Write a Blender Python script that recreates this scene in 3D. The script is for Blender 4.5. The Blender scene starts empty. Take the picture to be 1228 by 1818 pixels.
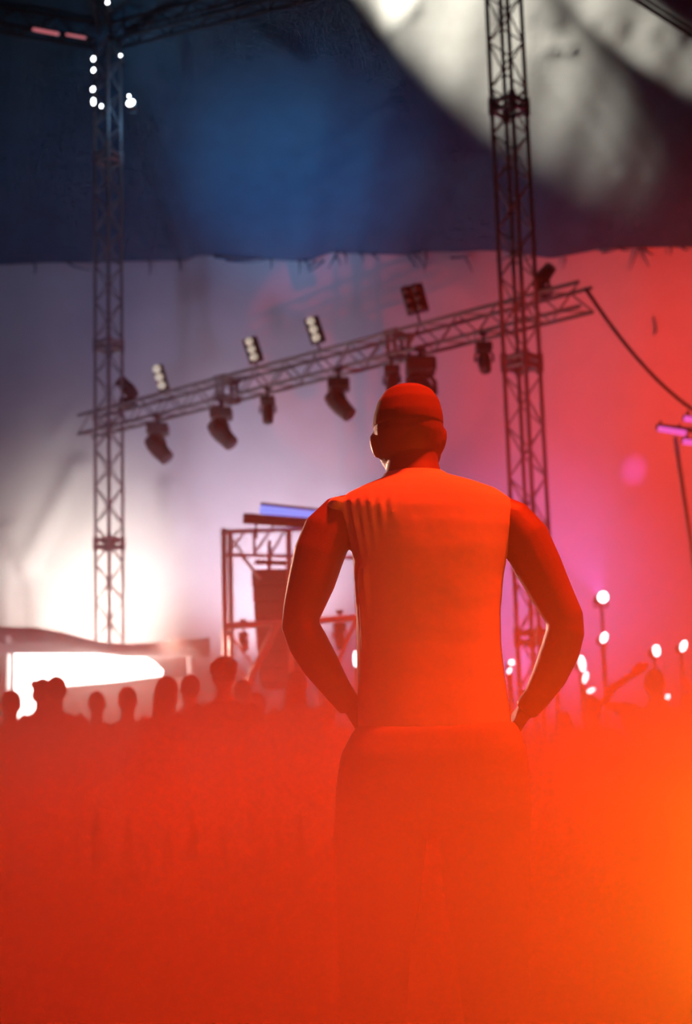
import bpy, bmesh, math, random
from mathutils import Vector, Matrix
random.seed(7)
SC = bpy.context.scene
COL = SC.collection

# ------------------------------------------------------------------ camera
F_PX, CX, CY = 2525.0, 614.0, 909.0
CAM = Vector((0, 0, 0.87))
PITCH, ROLL = math.radians(10.4), 0.028
_f = Vector((0, math.cos(PITCH), math.sin(PITCH)))
_u0 = Vector((0, -math.sin(PITCH), math.cos(PITCH)))
_r0 = Vector((1, 0, 0))
_r = _r0 * math.cos(ROLL) - _u0 * math.sin(ROLL)
_u = _u0 * math.cos(ROLL) + _r0 * math.sin(ROLL)
cam_data = bpy.data.cameras.new('camera')
cam_data.sensor_fit = 'VERTICAL'
cam_data.sensor_height = 36.0
cam_data.sensor_width = 24.3
cam_data.lens = 50.0
cam_data.clip_end = 200
cam_data.dof.use_dof = True
cam_data.dof.focus_distance = 3.45
cam_data.dof.aperture_fstop = 3.4
cam = bpy.data.objects.new('camera', cam_data)
COL.objects.link(cam)
cam.matrix_world = Matrix(((_r.x, _u.x, -_f.x, CAM.x), (_r.y, _u.y, -_f.y, CAM.y),
                           (_r.z, _u.z, -_f.z, CAM.z), (0, 0, 0, 1)))
SC.camera = cam

def ray(px, py):
    return _f + _r * ((px - CX) / F_PX) - _u * ((py - CY) / F_PX)
def P(px, py, Y):
    d = ray(px, py)
    return CAM + d * (Y / d.y)

# ------------------------------------------------------------------ view, world, added fog and haze
SC.view_settings.view_transform = 'Standard'
SC.view_settings.look = 'None'
SC.view_settings.exposure = 0.0
SC.view_settings.gamma = 1.0
SC.view_settings.use_curve_mapping = False
SC.cycles.use_denoising = True
SC.cycles.max_bounces = 3
SC.cycles.diffuse_bounces = 1
SC.cycles.glossy_bounces = 1
SC.cycles.volume_bounces = 0
SC.cycles.sample_clamp_indirect = 4.0
SC.cycles.volume_max_steps = 12
SC.cycles.use_adaptive_sampling = True
SC.cycles.adaptive_threshold = 0.05
SC.cycles.adaptive_min_samples = 12
SC.cycles.transparent_max_bounces = 4
SC.cycles.caustics_reflective = False
SC.cycles.caustics_refractive = False

W = bpy.data.worlds.new('night')
SC.world = W
W.use_nodes = True
nt = W.node_tree
bg = nt.nodes['Background']
bg.inputs['Color'].default_value = (0.25, 0.3, 0.6, 1)
bg.inputs['Strength'].default_value = 0.02
W.cycles.volume_step_size = 1.2
geo = nt.nodes.new('ShaderNodeNewGeometry')
sep = nt.nodes.new('ShaderNodeSeparateXYZ')
nt.links.new(geo.outputs['Position'], sep.inputs[0])
mr = nt.nodes.new('ShaderNodeMapRange')          # height 0..4 m -> 0..1
mr.inputs['From Min'].default_value = 0.0
mr.inputs['From Max'].default_value = 4.0
nt.links.new(sep.outputs['Z'], mr.inputs['Value'])
fc = nt.nodes.new('ShaderNodeFloatCurve')
fc.inputs['Factor'].default_value = 1.0
cu = fc.mapping.curves[0]
LEAK_FOG = [(0.0, 1.0), (0.15, 1.0), (0.185, .75), (0.22, .36), (0.27, .13), (0.32, .045), (0.38, .012), (0.46, .003), (0.55, .0), (1.0, .0)]  # made-up ground fog that carries the red of a light leak
cu.points[0].location = LEAK_FOG[0]
cu.points[1].location = LEAK_FOG[-1]
for a, b in LEAK_FOG[1:-1]:
    cu.points.new(a, b)
for p in cu.points:
    p.handle_type = 'VECTOR'
fc.mapping.update()
nt.links.new(mr.outputs[0], fc.inputs['Value'])
vs = nt.nodes.new('ShaderNodeVolumeScatter')
vs.inputs['Color'].default_value = (1, 1, 1, 1)
mry = nt.nodes.new('ShaderNodeMapRange')         # the added fog bank starts a step in front of the camera
mry.interpolation_type = 'SMOOTHSTEP'
mry.inputs['From Min'].default_value = 0.9
mry.inputs['From Max'].default_value = 2.0
mry.inputs['To Max'].default_value = 1.3
nt.links.new(sep.outputs['Y'], mry.inputs['Value'])
mul = nt.nodes.new('ShaderNodeMath')
mul.operation = 'MULTIPLY'
nt.links.new(fc.outputs[0], mul.inputs[0])
nt.links.new(mry.outputs[0], mul.inputs[1])
mrf = nt.nodes.new('ShaderNodeMapRange')         # thin smoke hanging around the stage and the bar
mrf.interpolation_type = 'SMOOTHSTEP'
mrf.inputs['From Min'].default_value = 9.0
mrf.inputs['From Max'].default_value = 14.0
mrf.inputs['To Max'].default_value = 0.035
nt.links.new(sep.outputs['Y'], mrf.inputs['Value'])
mrz = nt.nodes.new('ShaderNodeMapRange')
mrz.interpolation_type = 'SMOOTHSTEP'
mrz.inputs['From Min'].default_value = 5.5
mrz.inputs['From Max'].default_value = 2.2
nt.links.new(sep.outputs['Z'], mrz.inputs['Value'])
mad = nt.nodes.new('ShaderNodeMath')
mad.operation = 'MULTIPLY_ADD'
nt.links.new(mrf.outputs[0], mad.inputs[0])
nt.links.new(mrz.outputs[0], mad.inputs[1])
nt.links.new(mul.outputs[0], mad.inputs[2])
nt.links.new(mad.outputs[0], vs.inputs['Density'])
nt.links.new(vs.outputs[0], nt.nodes['World Output'].inputs['Volume'])

# ------------------------------------------------------------------ stage, room and added lights
def lamp(name, kind, loc, power, color, target=None, size=0.1, angle=60, blend=0.5):
    ld = bpy.data.lights.new(name, kind)
    ld.energy = power
    ld.color = color
    if kind == 'SPOT':
        ld.spot_size = math.radians(angle)
        ld.spot_blend = blend
        ld.shadow_soft_size = size
    elif kind == 'POINT':
        ld.shadow_soft_size = size
    elif kind == 'AREA':
        ld.size = size
    o = bpy.data.objects.new(name, ld)
    COL.objects.link(o)
    o.location = loc
    if target is not None:
        d = Vector(target) - Vector(loc)
        o.rotation_euler = d.to_track_quat('-Z', 'Y').to_euler()
    return o

def roof_at(px, py):                          # point on the sloping roof seen at a pixel
    d = ray(px, py)
    ze, ye = P(614, 452, 23.86).z, 23.86
    return CAM + d * ((ze + 0.75 * ye - CAM.z) / (d.z + 0.75 * d.y))
RED = (1.0, 0.026, 0.002)
YW = 24.0                                    # back wall of the tent
truss_mid = P(420, 700, 18.5)
RN = Vector((0, -0.6, -0.8))                 # inward normal of the roof slope
lamp('added_red_wash', 'SPOT', (2.4, -2.6, 5.2), 700, RED, (1.0, 3.6, 0.3), 0.3, 50, 0.7)  # these red lamps are added, imitating a light leak over the foreground
lamp('added_red_wash', 'SPOT', (2.3, 2.8, 7.5), 10000, RED, (1.9, 4.0, 0), 0.3, 62, 0.8)
lamp('added_red_wash', 'SPOT', (3.4, 9.0, 8.0), 5500, RED, (2.4, 11, 0), 0.3, 75, 0.8)
lamp('added_red_wall_wash', 'SPOT', (9.0, 9.0, 2.0), 14500, (1.0, 0.05, 0.03), P(1330, 830, YW), 0.3, 44, 1.0)  # added lamp tinting the canvas the way the light leak does
lamp('added_red_tower_wash', 'SPOT', (4.0, 4.0, 1.2), 3000, (1.0, 0.04, 0.015), P(945, 690, 15), 0.05, 12, 0.25)  # added lamp that reddens only the lower tower, after the light leak
lamp('added_amber_glow', 'POINT', P(1400, 1430, 2.4), 5.5, (1.0, 0.33, 0.01), None, 0.05)  # unseen amber lamps added for the orange part of the light leak
lamp('added_amber_glow', 'POINT', P(1400, 1690, 2.2), 5.5, (1.0, 0.33, 0.01), None, 0.05)
lamp('purple_wash_light', 'SPOT', (0.6, 18.5, 1.2), 640, (0.46, 0.38, 1.0), P(640, 830, YW), 0.3, 84, 1.0)
lamp('added_cool_fill', 'SPOT', (-6.0, 11.0, 1.5), 1000, (0.30, 0.45, 1.0), P(150, 650, YW), 0.3, 50, 1.0)  # added fill in place of dim bluish ambient light on the left
lamp('blue_wash_light', 'SPOT', (-1.0, 20.8, 6.6), 950, (0.0, 0.23, 0.52), roof_at(520, 320), 0.3, 62, 1.0)
lamp('bar_flood_light', 'SPOT', P(160, 1168, 21.8), 1500, (1.0, 0.92, 0.82), P(165, 1075, YW), 0.2, 84, 1.0)
lamp('added_canvas_flood', 'SPOT', P(470, 1150, 21.6), 1000, (0.95, 0.82, 1.0), P(470, 985, YW), 0.2, 88, 1.0)  # added lamp that widens the bar glow behind the scaffold
lamp('added_truss_fill', 'SPOT', P(90, 1150, 17.5), 1000, (1.0, 0.88, 0.95), truss_mid, 0.1, 70, 1.0)  # added lamp brightening the truss and its hanging lamps from below
lamp('added_back_rim', 'SPOT', P(300, 1150, 16.5), 1400, (1.0, 0.55, 0.42), (0.2, 3.4, 1.1), 0.1, 40, 0.8)  # spot added behind the man for rim light
lamp('added_side_rim', 'SPOT', (-3.4, 10.5, 2.6), 2600, (1.0, 0.52, 0.36), (0.35, 3.4, 1.5), 0.05, 8, 0.5)  # unseen spot added for a narrow rim along the man's left side
lamp('roof_spot_light', 'SPOT', roof_at(232, -594) + RN * 2.3, 130000, (1.0, 0.36, 0.19), roof_at(755, -50), 0.05, 22, 0.8)
lamp('roof_spot_light', 'SPOT', roof_at(232, -594) + RN * 2.3, 120000, (1.0, 0.36, 0.19), roof_at(1115, 40), 0.05, 7, 0.9)

# ------------------------------------------------------------------ materials
def mat(name, col, rough=0.6, metal=0.0, var=0.15, scale=8.0, bump=0.0, bscale=40.0, spec=0.3,
        emit=None, estr=0.0):
    m = bpy.data.materials.new(name)
    m.use_nodes = True
    t = m.node_tree
    b = t.nodes['Principled BSDF']
    n = t.nodes.new('ShaderNodeTexNoise')
    n.inputs['Scale'].default_value = scale
    n.inputs['Detail'].default_value = 4
    tc = t.nodes.new('ShaderNodeTexCoord')
    t.links.new(tc.outputs['Object'], n.inputs['Vector'])
    mx = t.nodes.new('ShaderNodeMix')
    mx.data_type = 'RGBA'
    mx.inputs[6].default_value = tuple(c * (1 - var) for c in col[:3]) + (1,)
    mx.inputs[7].default_value = tuple(min(1, c * (1 + var)) for c in col[:3]) + (1,)
    t.links.new(n.outputs['Fac'], mx.inputs[0])
    t.links.new(mx.outputs[2], b.inputs['Base Color'])
    b.inputs['Roughness'].default_value = rough
    b.inputs['Metallic'].default_value = metal
    b.inputs['Specular IOR Level'].default_value = spec
    if bump:
        n2 = t.nodes.new('ShaderNodeTexNoise')
        n2.inputs['Scale'].default_value = bscale
        t.links.new(tc.outputs['Object'], n2.inputs['Vector'])
        bp = t.nodes.new('ShaderNodeBump')
        bp.inputs['Strength'].default_value = bump
        bp.inputs['Distance'].default_value = 0.02
        t.links.new(n2.outputs['Fac'], bp.inputs['Height'])
        t.links.new(bp.outputs[0], b.inputs['Normal'])
    if emit:
        b.inputs['Emission Color'].default_value = tuple(emit) + (1,)
        b.inputs['Emission Strength'].default_value = estr
    return m

M = {
    'tarp': mat('blue_tarpaulin', (0.035, 0.10, 0.16), 0.55, 0, 0.2, 3, 0.25, 30),
    'canvas': mat('pale_canvas', (0.62, 0.60, 0.60), 0.8, 0, 0.08, 2, 0.2, 20),
    'ground': mat('trampled_ground', (0.10, 0.08, 0.06), 0.95, 0, 0.4, 3, 0.5, 25),
    'alu': mat('aluminium_tube', (0.26, 0.26, 0.28), 0.45, 0.4, 0.12, 20),
    'darkmetal': mat('dark_steel', (0.05, 0.05, 0.055), 0.5, 0.6, 0.2, 20),
    'steel': mat('scaffold_steel', (0.80, 0.76, 0.74), 0.5, 0.1, 0.15, 20),
    'black': mat('black_housing', (0.07, 0.065, 0.07), 0.5, 0, 0.2, 15),
    'grille': mat('speaker_grille', (0.18, 0.17, 0.17), 0.7, 0.2, 0.3, 60, 0.4, 200),
    'lens': mat('lamp_glass', (0.12, 0.12, 0.14), 0.1, 0, 0.05, 10, spec=0.8),
    'reflector': mat('reflector_painted_glow', (0.75, 0.72, 0.66), 0.3, 0.2, 0.1, 30, emit=(1.0, 0.84, 0.66), estr=0.45),  # weak glow painted in; the cells only reflect other light
    'white_lit': mat('lit_white_lens', (0.9, 0.9, 0.9), 0.4, emit=(0.92, 0.97, 1.0), estr=12.0),
    'stage_lit': mat('lit_stage_lens', (0.9, 0.9, 0.9), 0.4, emit=(0.95, 0.9, 1.0), estr=10.0),
    'panel_lit': mat('lit_bar_panel', (0.9, 0.9, 0.9), 0.5, emit=(1.0, 0.97, 0.92), estr=14.0),
    'blue_lit': mat('blue_led_tube', (0.4, 0.5, 0.9), 0.4, emit=(0.18, 0.3, 1.0), estr=1.2),
    'pink_lit': mat('pink_led_tube', (0.9, 0.5, 0.8), 0.4, emit=(0.9, 0.12, 0.65), estr=0.9),
    'rose_lit': mat('rose_led_strip', (0.8, 0.5, 0.5), 0.4, emit=(1.0, 0.25, 0.3), estr=0.5),
    'skin': mat('dark_skin', (0.14, 0.075, 0.05), 0.5, 0, 0.1, 12, 0.05, 200),
    'skin2': mat('tan_skin', (0.38, 0.22, 0.15), 0.55, 0, 0.1, 12),
    'shirt': mat('white_cotton', (0.55, 0.53, 0.52), 0.85, 0, 0.05, 9, 0.12, 14),
    'trousers': mat('dark_trousers', (0.32, 0.30, 0.30), 0.85, 0, 0.1, 6, 0.05, 20),
    'cap': mat('dark_cap', (0.11, 0.06, 0.045), 0.85, 0, 0.06, 30, 0.04, 60),
    'hair': mat('dark_hair', (0.025, 0.02, 0.016), 0.6, 0, 0.3, 60, 0.4, 150),
    'hair2': mat('brown_hair', (0.09, 0.05, 0.03), 0.6, 0, 0.3, 60, 0.4, 150),
    'top_dark': mat('dark_jersey', (0.05, 0.045, 0.05), 0.85, 0, 0.2, 20),
    'top_grey': mat('grey_jersey', (0.22, 0.21, 0.21), 0.85, 0, 0.15, 20),
    'top_pale': mat('pale_jersey', (0.45, 0.42, 0.40), 0.85, 0, 0.1, 20),
    'wood': mat('painted_board', (0.30, 0.26, 0.24), 0.7, 0, 0.2, 6, 0.1, 30),
    'deck': mat('stage_deck', (0.07, 0.06, 0.06), 0.7, 0, 0.3, 10, 0.2, 60),
    'cable': mat('rubber_cable', (0.04, 0.03, 0.03), 0.7, 0, 0.2, 20),
}

# ------------------------------------------------------------------ mesh helpers
def tag(o, label=None, cat=None, group=None, kind=None):
    if label: o['label'] = label
    if cat: o['category'] = cat
    if group: o['group'] = group
    if kind: o['kind'] = kind
    return o

def link(name, mesh, m=None, parent=None, smooth=False):
    if m is not None and not mesh.materials:
        mesh.materials.append(m)
    if smooth:
        for p in mesh.polygons: p.use_smooth = True
    o = bpy.data.objects.new(name, mesh)
    COL.objects.link(o)
    if parent is not None: o.parent = parent
    return o

def empty(name, loc, label, cat, group=None):
    o = bpy.data.objects.new(name, None)
    o.empty_display_size = 0.2
    COL.objects.link(o)
    o.location = loc
    return tag(o, label, cat, group)

def from_bm(name, bm, m, parent=None, smooth=False):
    me = bpy.data.meshes.new(name)
    bmesh.ops.recalc_face_normals(bm, faces=bm.faces)
    bm.to_mesh(me); bm.free()
    return link(name, me, m, parent, smooth)

def add_box(bm, c, s, rot=None, bevel=0.0):
    g = bmesh.ops.create_cube(bm, size=1.0)
    vs_ = g['verts']
    mt = Matrix.Translation(Vector(c)) @ (rot.to_4x4() if rot else Matrix()) @ Matrix.Diagonal((s[0], s[1], s[2], 1))
    bmesh.ops.transform(bm, matrix=mt, verts=vs_)
    if bevel:
        es = list({e for v in vs_ for e in v.link_edges})
        bmesh.ops.bevel(bm, geom=es, offset=bevel, segments=1, affect='EDGES')

def frame_of(d):
    d = d.normalized()
    a = Vector((0, 0, 1)) if abs(d.z) < 0.9 else Vector((1, 0, 0))
    x = a.cross(d).normalized()
    return x, d.cross(x)

def add_tube(bm, pts, rad, n=10, flat=1.0):
    pts = [Vector(p) for p in pts]
    rings = []
    for i, p in enumerate(pts):
        d = (pts[min(i + 1, len(pts) - 1)] - pts[max(i - 1, 0)])
        if i == 0:
            x, y = frame_of(d)
        else:
            dn = d.normalized()
            x = (x - dn * x.dot(dn)).normalized()
            y = dn.cross(x)
        r = rad[i] if isinstance(rad, (list, tuple)) else rad
        rings.append([bm.verts.new(p + (x * math.cos(k * 2 * math.pi / n) + y * flat * math.sin(k * 2 * math.pi / n)) * r)
                      for k in range(n)])
    for a, b in zip(rings, rings[1:]):
        for k in range(n):
            bm.faces.new((a[k], a[(k + 1) % n], b[(k + 1) % n], b[k]))
    bm.faces.new(rings[0][::-1]); bm.faces.new(rings[-1])

def add_loft(bm, rings_def, n=24, ex=2.3):
    """rings_def: (cx, cy, z, hx, hy) horizontal super-ellipses from top to bottom"""
    rings = []
    for cx, cy, z, hx, hy in rings_def:
        rg = []
        for k in range(n):
            a = 2 * math.pi * k / n
            c, s = math.cos(a), math.sin(a)
            rg.append(bm.verts.new((cx + hx * math.copysign(abs(c) ** (2 / ex), c),
                                    cy + hy * math.copysign(abs(s) ** (2 / ex), s), z)))
        rings.append(rg)
    for a, b in zip(rings, rings[1:]):
        for k in range(n):
            bm.faces.new((a[k], a[(k + 1) % n], b[(k + 1) % n], b[k]))
    bm.faces.new(rings[0][::-1]); bm.faces.new(rings[-1])

def add_ball(bm, c, r, rot=None, seg=14):
    g = bmesh.ops.create_uvsphere(bm, u_segments=seg, v_segments=max(6, seg // 2), radius=1)
    mt = Matrix.Translation(Vector(c)) @ (rot.to_4x4() if rot else Matrix()) @ Matrix.Diagonal((r[0], r[1], r[2], 1))
    bmesh.ops.transform(bm, matrix=mt, verts=g['verts'])

def blob(name, bm, voxel, m, parent=None, smooth=3):
    """union of overlapping closed shapes as ONE continuous smooth surface"""
    me = bpy.data.meshes.new(name + '_raw')
    bmesh.ops.recalc_face_normals(bm, faces=bm.faces)
    bm.to_mesh(me); bm.free()
    o = bpy.data.objects.new('raw', me)
    COL.objects.link(o)
    r = o.modifiers.new('r', 'REMESH'); r.mode = 'VOXEL'; r.voxel_size = voxel
    s = o.modifiers.new('s', 'SMOOTH'); s.factor = 0.5; s.iterations = smooth
    dg = bpy.context.evaluated_depsgraph_get()
    out = bpy.data.meshes.new_from_object(o.evaluated_get(dg))
    bpy.data.objects.remove(o); bpy.data.meshes.remove(me)
    out.name = name
    out.materials.clear()
    return link(name, out, m, parent, True)

def unit_tube(name, n):
    bm = bmesh.new()
    add_tube(bm, [(0, 0, 0), (0, 0, 1)], 1.0, n)
    me = bpy.data.meshes.new(name)
    bmesh.ops.recalc_face_normals(bm, faces=bm.faces)
    bm.to_mesh(me); bm.free()
    for p in me.polygons: p.use_smooth = len(p.vertices) == 4
    return me
_tubes = {}
def rod(name, a, b, r, m, parent, n=8):
    """a straight round bar a->b (world coordinates) sharing one mesh per material"""
    key = (m.name, n)
    if key not in _tubes:
        _tubes[key] = unit_tube(name, n); _tubes[key].materials.append(m)
    a, b = Vector(a), Vector(b)
    o = bpy.data.objects.new(name, _tubes[key])
    COL.objects.link(o)
    o.parent = parent
    o.location = a - (parent.location if parent else Vector())
    o.rotation_mode = 'QUATERNION'
    o.rotation_quaternion = (b - a).to_track_quat('Z', 'Y')
    o.scale = (r, r, (b - a).length)
    return o

# ------------------------------------------------------------------ tent: ground, back wall, roof
bm = bmesh.new()
add_box(bm, (0, 10, -0.1), (36, 36, 0.2))
tag(from_bm('floor', bm, M['ground']), 'dark trampled ground of the tent under the added fog', 'ground', kind='structure')

def seg_dist(p, a, b):
    ab = (b[0] - a[0], b[1] - a[1]); ap = (p[0] - a[0], p[1] - a[1])
    L = ab[0] ** 2 + ab[1] ** 2
    t = max(0, min(1, (ap[0] * ab[0] + ap[1] * ab[1]) / L))
    return math.hypot(ap[0] - ab[0] * t, ap[1] - ab[1] * t), t

def sheet(name, rows, m, thick=0.03):
    """rows of points -> a thin solid sheet"""
    bm = bmesh.new()
    R = [[bm.verts.new(p) for p in row] for row in rows]
    for a, b in zip(R, R[1:]):
        for i in range(len(a) - 1):
            bm.faces.new((a[i], a[i + 1], b[i + 1], b[i]))
    o = from_bm(name, bm, m, None, True)
    s = o.modifiers.new('thickness', 'SOLIDIFY'); s.thickness = thick; s.offset = 0
    return o

# pale back canvas with gathered folds
def wxz(px, py):
    p = P(px, py, YW); return (p.x, p.z)
FOLDS = [(wxz(18, 935), wxz(42, 1010), .10, .08), (wxz(138, 825), wxz(45, 1010), .14, .09), (wxz(120, 730), wxz(95, 780), .08, .05),
         (wxz(288, 870), wxz(345, 1090), .06, .05), (wxz(296, 860), wxz(318, 935), .10, .07), (wxz(30, 1010), wxz(38, 1125), .14, -.12),
         (wxz(600, 860), wxz(625, 760), .12, .05)]
rows = []
NX, NZ = 200, 110
for j in range(NZ + 1):
    z = 12.2 * j / NZ
    row = []
    for i in range(NX + 1):
        x = -14 + 28 * i / NX
        y = YW + 0.05 * math.sin(x * 1.7 + .3 * z) + 0.03 * math.sin(x * 4.1 - .5 * z)
        for a, b, w, h in FOLDS:
            d, t = seg_dist((x, z), a, b)
            y -= h * math.exp(-(d / w) ** 2)
        row.append((x, y, z))
    rows.append(row)
wall = sheet('wall_back', rows, M['canvas'])
tag(wall, 'pale canvas back wall of the tent lit purple, and red by an added lamp', 'wall', kind='structure')
for nm, x in (('wall_left', -14), ('wall_right', 14)):
    rows = [[(x + .06 * math.sin(y * 2), y, z) for y in [24 - 32 * i / 60 for i in range(61)]] for z in [12.2 * j / 6 for j in range(7)]]
    tag(sheet(nm, rows, M['canvas']), 'pale canvas side wall of the tent, ' + ('left' if x < 0 else 'right') + ' of the stage', 'wall', kind='structure')

# blue roof tarpaulin ; its ragged lower edge is shaped like a light leak rim
EDGE = [(-400, 462), (-100, 470), (0, 470), (70, 466), (150, 466), (250, 463), (330, 462), (350, 454), (380, 453), (430, 458), (500, 461), (530, 463),
        (560, 462), (600, 447), (640, 450), (700, 451), (740, 452), (770, 446), (830, 447), (880, 444), (920, 445), (960, 451), (1005, 458),
        (1050, 450), (1100, 441), (1160, 439), (1228, 437), (1330, 440), (1700, 430)]
YE = YW - 0.14
def edge_py(px):
    for (a, ya), (b, yb) in zip(EDGE, EDGE[1:]):
        if a <= px <= b:
            return ya + (yb - ya) * (px - a) / (b - a)
    return EDGE[0][1] if px < EDGE[0][0] else EDGE[-1][1]
ZE = P(614, 452, YE).z
SL = 0.75
def roof_hit(px, py):
    d = ray(px, py)                       # plane z = ZE + SL*(YE-y)
    t = (ZE + SL * YE - CAM.z) / (d.z + SL * d.y)
    p = CAM + d * t
    return (p.x, (YE - p.y))
def rf(a, b, w, h): return (roof_hit(*a), roof_hit(*b), w, h)
RIDGES = [rf((290, 75), (330, 160), 0.10, 0.070), rf((318, 70), (322, 118), 0.10, 0.098), rf((440, 40), (540, 105), 0.09, 0.070), rf((430, 75), (455, 92), 0.08, 0.056),
          rf((470, 60), (520, 110), 0.08, 0.056), rf((500, 65), (525, 78), 0.08, 0.049), rf((283, 160), (290, 225), 0.09, 0.056), rf((625, 0), (660, 80), 0.10, 0.084),
          rf((690, 20), (735, 0), 0.11, 0.04), rf((680, 60), (730, 20), 0.10, 0.04), rf((975, 82), (1015, 90), 0.08, 0.056), rf((700, 35), (720, 60), 0.10, 0.03)]
for k in range(7):                         # long seams running down the slope on the right
    x0 = 900 + k * 55
    RIDGES.append(rf((x0, 40 + 6 * k), (x0 + 190, 300 + 6 * k), .14, -.04))
NXR, NS = 300, 130
rows = []
for j in range(NS + 1):
    s = 15.0 * (j / NS) ** 1.35
    row = []
    for i in range(NXR + 1):
        x = -15 + 30 * i / NXR
        y, z = YE - s, ZE + SL * s
        px = CX + x / 24.1 * F_PX
        dz = P(px, edge_py(px), YE).z - P(px, 452, YE).z
        f = max(0, 1 - s / 0.8)
        z += dz * f - (0.0 if s > 0.8 else 0)
        z += (P(px, 452, YE).z - ZE) * f
        h = 0.02 * math.sin(x * 2.3 + s) + 0.015 * math.sin(x * 6.1 - s * 1.7)
        for a, b, w, hh in RIDGES:
            if abs(x - (a[0] + b[0]) / 2) < 3:
                d, t = seg_dist((x, s), a, b)
                h += hh * math.exp(-(d / w) ** 2)
        h *= min(1, s / 0.3)
        row.append((x, y - h * 0.6, z - h * 0.8))
    rows.append(row)
roof = sheet('ceiling', rows, M['tarp'], 0.02)
tag(roof, 'dark blue tarpaulin roof with a made-up ragged lower edge and added strands', 'tent roof', kind='structure')
STR = [[(530, 462), (533, 472), (531, 486)], [(600, 448), (590, 462), (583, 478)], [(575, 462), (562, 476), (548, 482)], [(596, 455), (606, 466), (603, 472)],
       [(380, 456), (430, 465), (462, 458)], [(400, 462), (440, 468), (470, 462)], [(735, 452), (750, 462), (754, 478)], [(757, 448), (756, 466), (753, 483)],
       [(725, 455), (733, 465), (738, 470)], [(640, 450), (646, 458), (644, 467)], [(800, 458), (828, 458), (836, 450)], [(826, 458), (834, 470), (838, 484)],
       [(918, 449), (905, 458), (880, 462)], [(920, 450), (910, 465), (898, 473)], [(950, 452), (940, 459), (930, 463)], [(1003, 457), (1004, 468), (998, 478)],
       [(1132, 442), (1125, 462), (1118, 480)], [(1136, 440), (1146, 460), (1152, 474)], [(1143, 440), (1150, 450), (1160, 452)], [(1190, 439), (1194, 449), (1188, 452)],
       [(1210, 438), (1216, 446), (1225, 444)], [(265, 463), (268, 478), (264, 488)], [(318, 462), (322, 474), (319, 482)], [(60, 466), (66, 480), (60, 486)],
       [(120, 466), (128, 474), (160, 480)], [(660, 452), (668, 456), (672, 462)], [(480, 460), (484, 470), (480, 478)], [(540, 462), (552, 470), (548, 484)],
       [(1070, 448), (1085, 446), (1100, 441)], [(1100, 441), (1110, 446), (1120, 444)], [(610, 448), (618, 455), (612, 470)], [(560, 462), (556, 470), (545, 476)]]
for st in STR:  # strands added to imitate the frayed rim of the light leak
    pts = [P(x, y, YE - 0.05) for x, y in st]
    bm = bmesh.new()
    q = []
    for k in range(7):
        t = k / 6
        q.append(pts[0] * (1 - t) ** 2 + pts[1] * 2 * t * (1 - t) + pts[2] * t * t)
    add_tube(bm, q, [0.036 - 0.004 * k for k in range(7)], 6, 0.5)
    from_bm('added_edge_strand', bm, M['tarp'], roof, True)
# a loose thread snagged on the back wall on the right
bm = bmesh.new()
add_tube(bm, [P(1160, 562, YW - .1), P(1163, 575, YW - .15), P(1165, 588, YW - .15), P(1160, 595, YW - .1)], [.01, .014, .016, .01], 6)
tag(from_bm('loose_thread', bm, M['tarp'], None, True), 'short dark hooked thread caught on the red back canvas', 'thread')

# ------------------------------------------------------------------ trusses
def truss(name, label, p0, p1, side, ang, m, rc=0.025, rb=0.011, half=0.28, collars=(), group=None, cat='truss'):
    p0, p1 = Vector(p0), Vector(p1)
    root = empty(name, p0, label, cat, group)
    d = (p1 - p0); L = d.length; d.normalize()
    if abs(d.z) > 0.9:
        x = Vector((1, 0, 0)); x = (x - d * x.dot(d)).normalized(); y = d.cross(x)
    else:
        y = Vector((0, 0, 1)); y = (y - d * y.dot(d)).normalized(); x = y.cross(d)
    R = side / math.sqrt(2)
    cor = [x * math.cos(ang + k * math.pi / 2) * R + y * math.sin(ang + k * math.pi / 2) * R for k in range(4)]
    for c in cor:
        rod('chord', p0 + c, p1 + c, rc, m, root, 8)
    nb = int(L / half)
    for k in range(4):
        a, b = cor[k], cor[(k + 1) % 4]
        for i in range(nb):
            q0, q1 = p0 + d * (i * L / nb), p0 + d * ((i + 1) * L / nb)
            s0, s1 = (a, b) if (i + k) % 2 == 0 else (b, a)
            rod('diagonal_brace', q0 + s0, q1 + s1, rb, m, root, 6)
    for cpos in collars:
        c0 = p0 + d * cpos
        bm = bmesh.new()
        for k in range(4):
            a, b = cor[k], cor[(k + 1) % 4]
            add_tube(bm, [a - d * .05, b - d * .05], .03, 6); add_tube(bm, [a + d * .05, b + d * .05], .03, 6)
            add_tube(bm, [a - d * .1, a + d * .1], rc * 1.7, 8)
        o = from_bm('splice_collar', bm, m, root)
        o.location = c0 - p0
    return root

DL, DR = 20.5, 15.0
lb = P(196, 1150, DL); lb = Vector((lb.x, DL, 0)); ltop = P(191, 74, DL)
rb_ = P(938, 900, DR); rb_ = Vector((rb_.x, DR, 0)); rtop = P(905, 200, DR); rtop = Vector((rtop.x, DR, 12.4))
zl_c = P(195, 965, DL).z
zr_c = P(903, 190, DR).z
truss('lattice_tower', 'slim lattice truss tower standing behind the bar on the left', lb, ltop, 0.28, math.radians(11), M['alu'], 0.022, .010,
      collars=(zl_c, zl_c + 3.0, zl_c + 6.0), group='lattice towers')
truss('lattice_tower', 'tall lattice truss tower right of the man, dark against the roof', rb_, rtop, 0.28, math.radians(4), M['alu'], 0.024, .010,
      collars=(zr_c, zr_c - 3.0, zr_c - 6.0), group='lattice towers')
hl, hr = P(152, 757, DL + .6), P(1040, 527, DR + .6)
truss('lighting_truss', 'horizontal lighting truss slung across between the two towers', hl, hr, 0.29, math.radians(45), M['alu'], 0.026, .011,
      collars=(3.0, 6.0))
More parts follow.
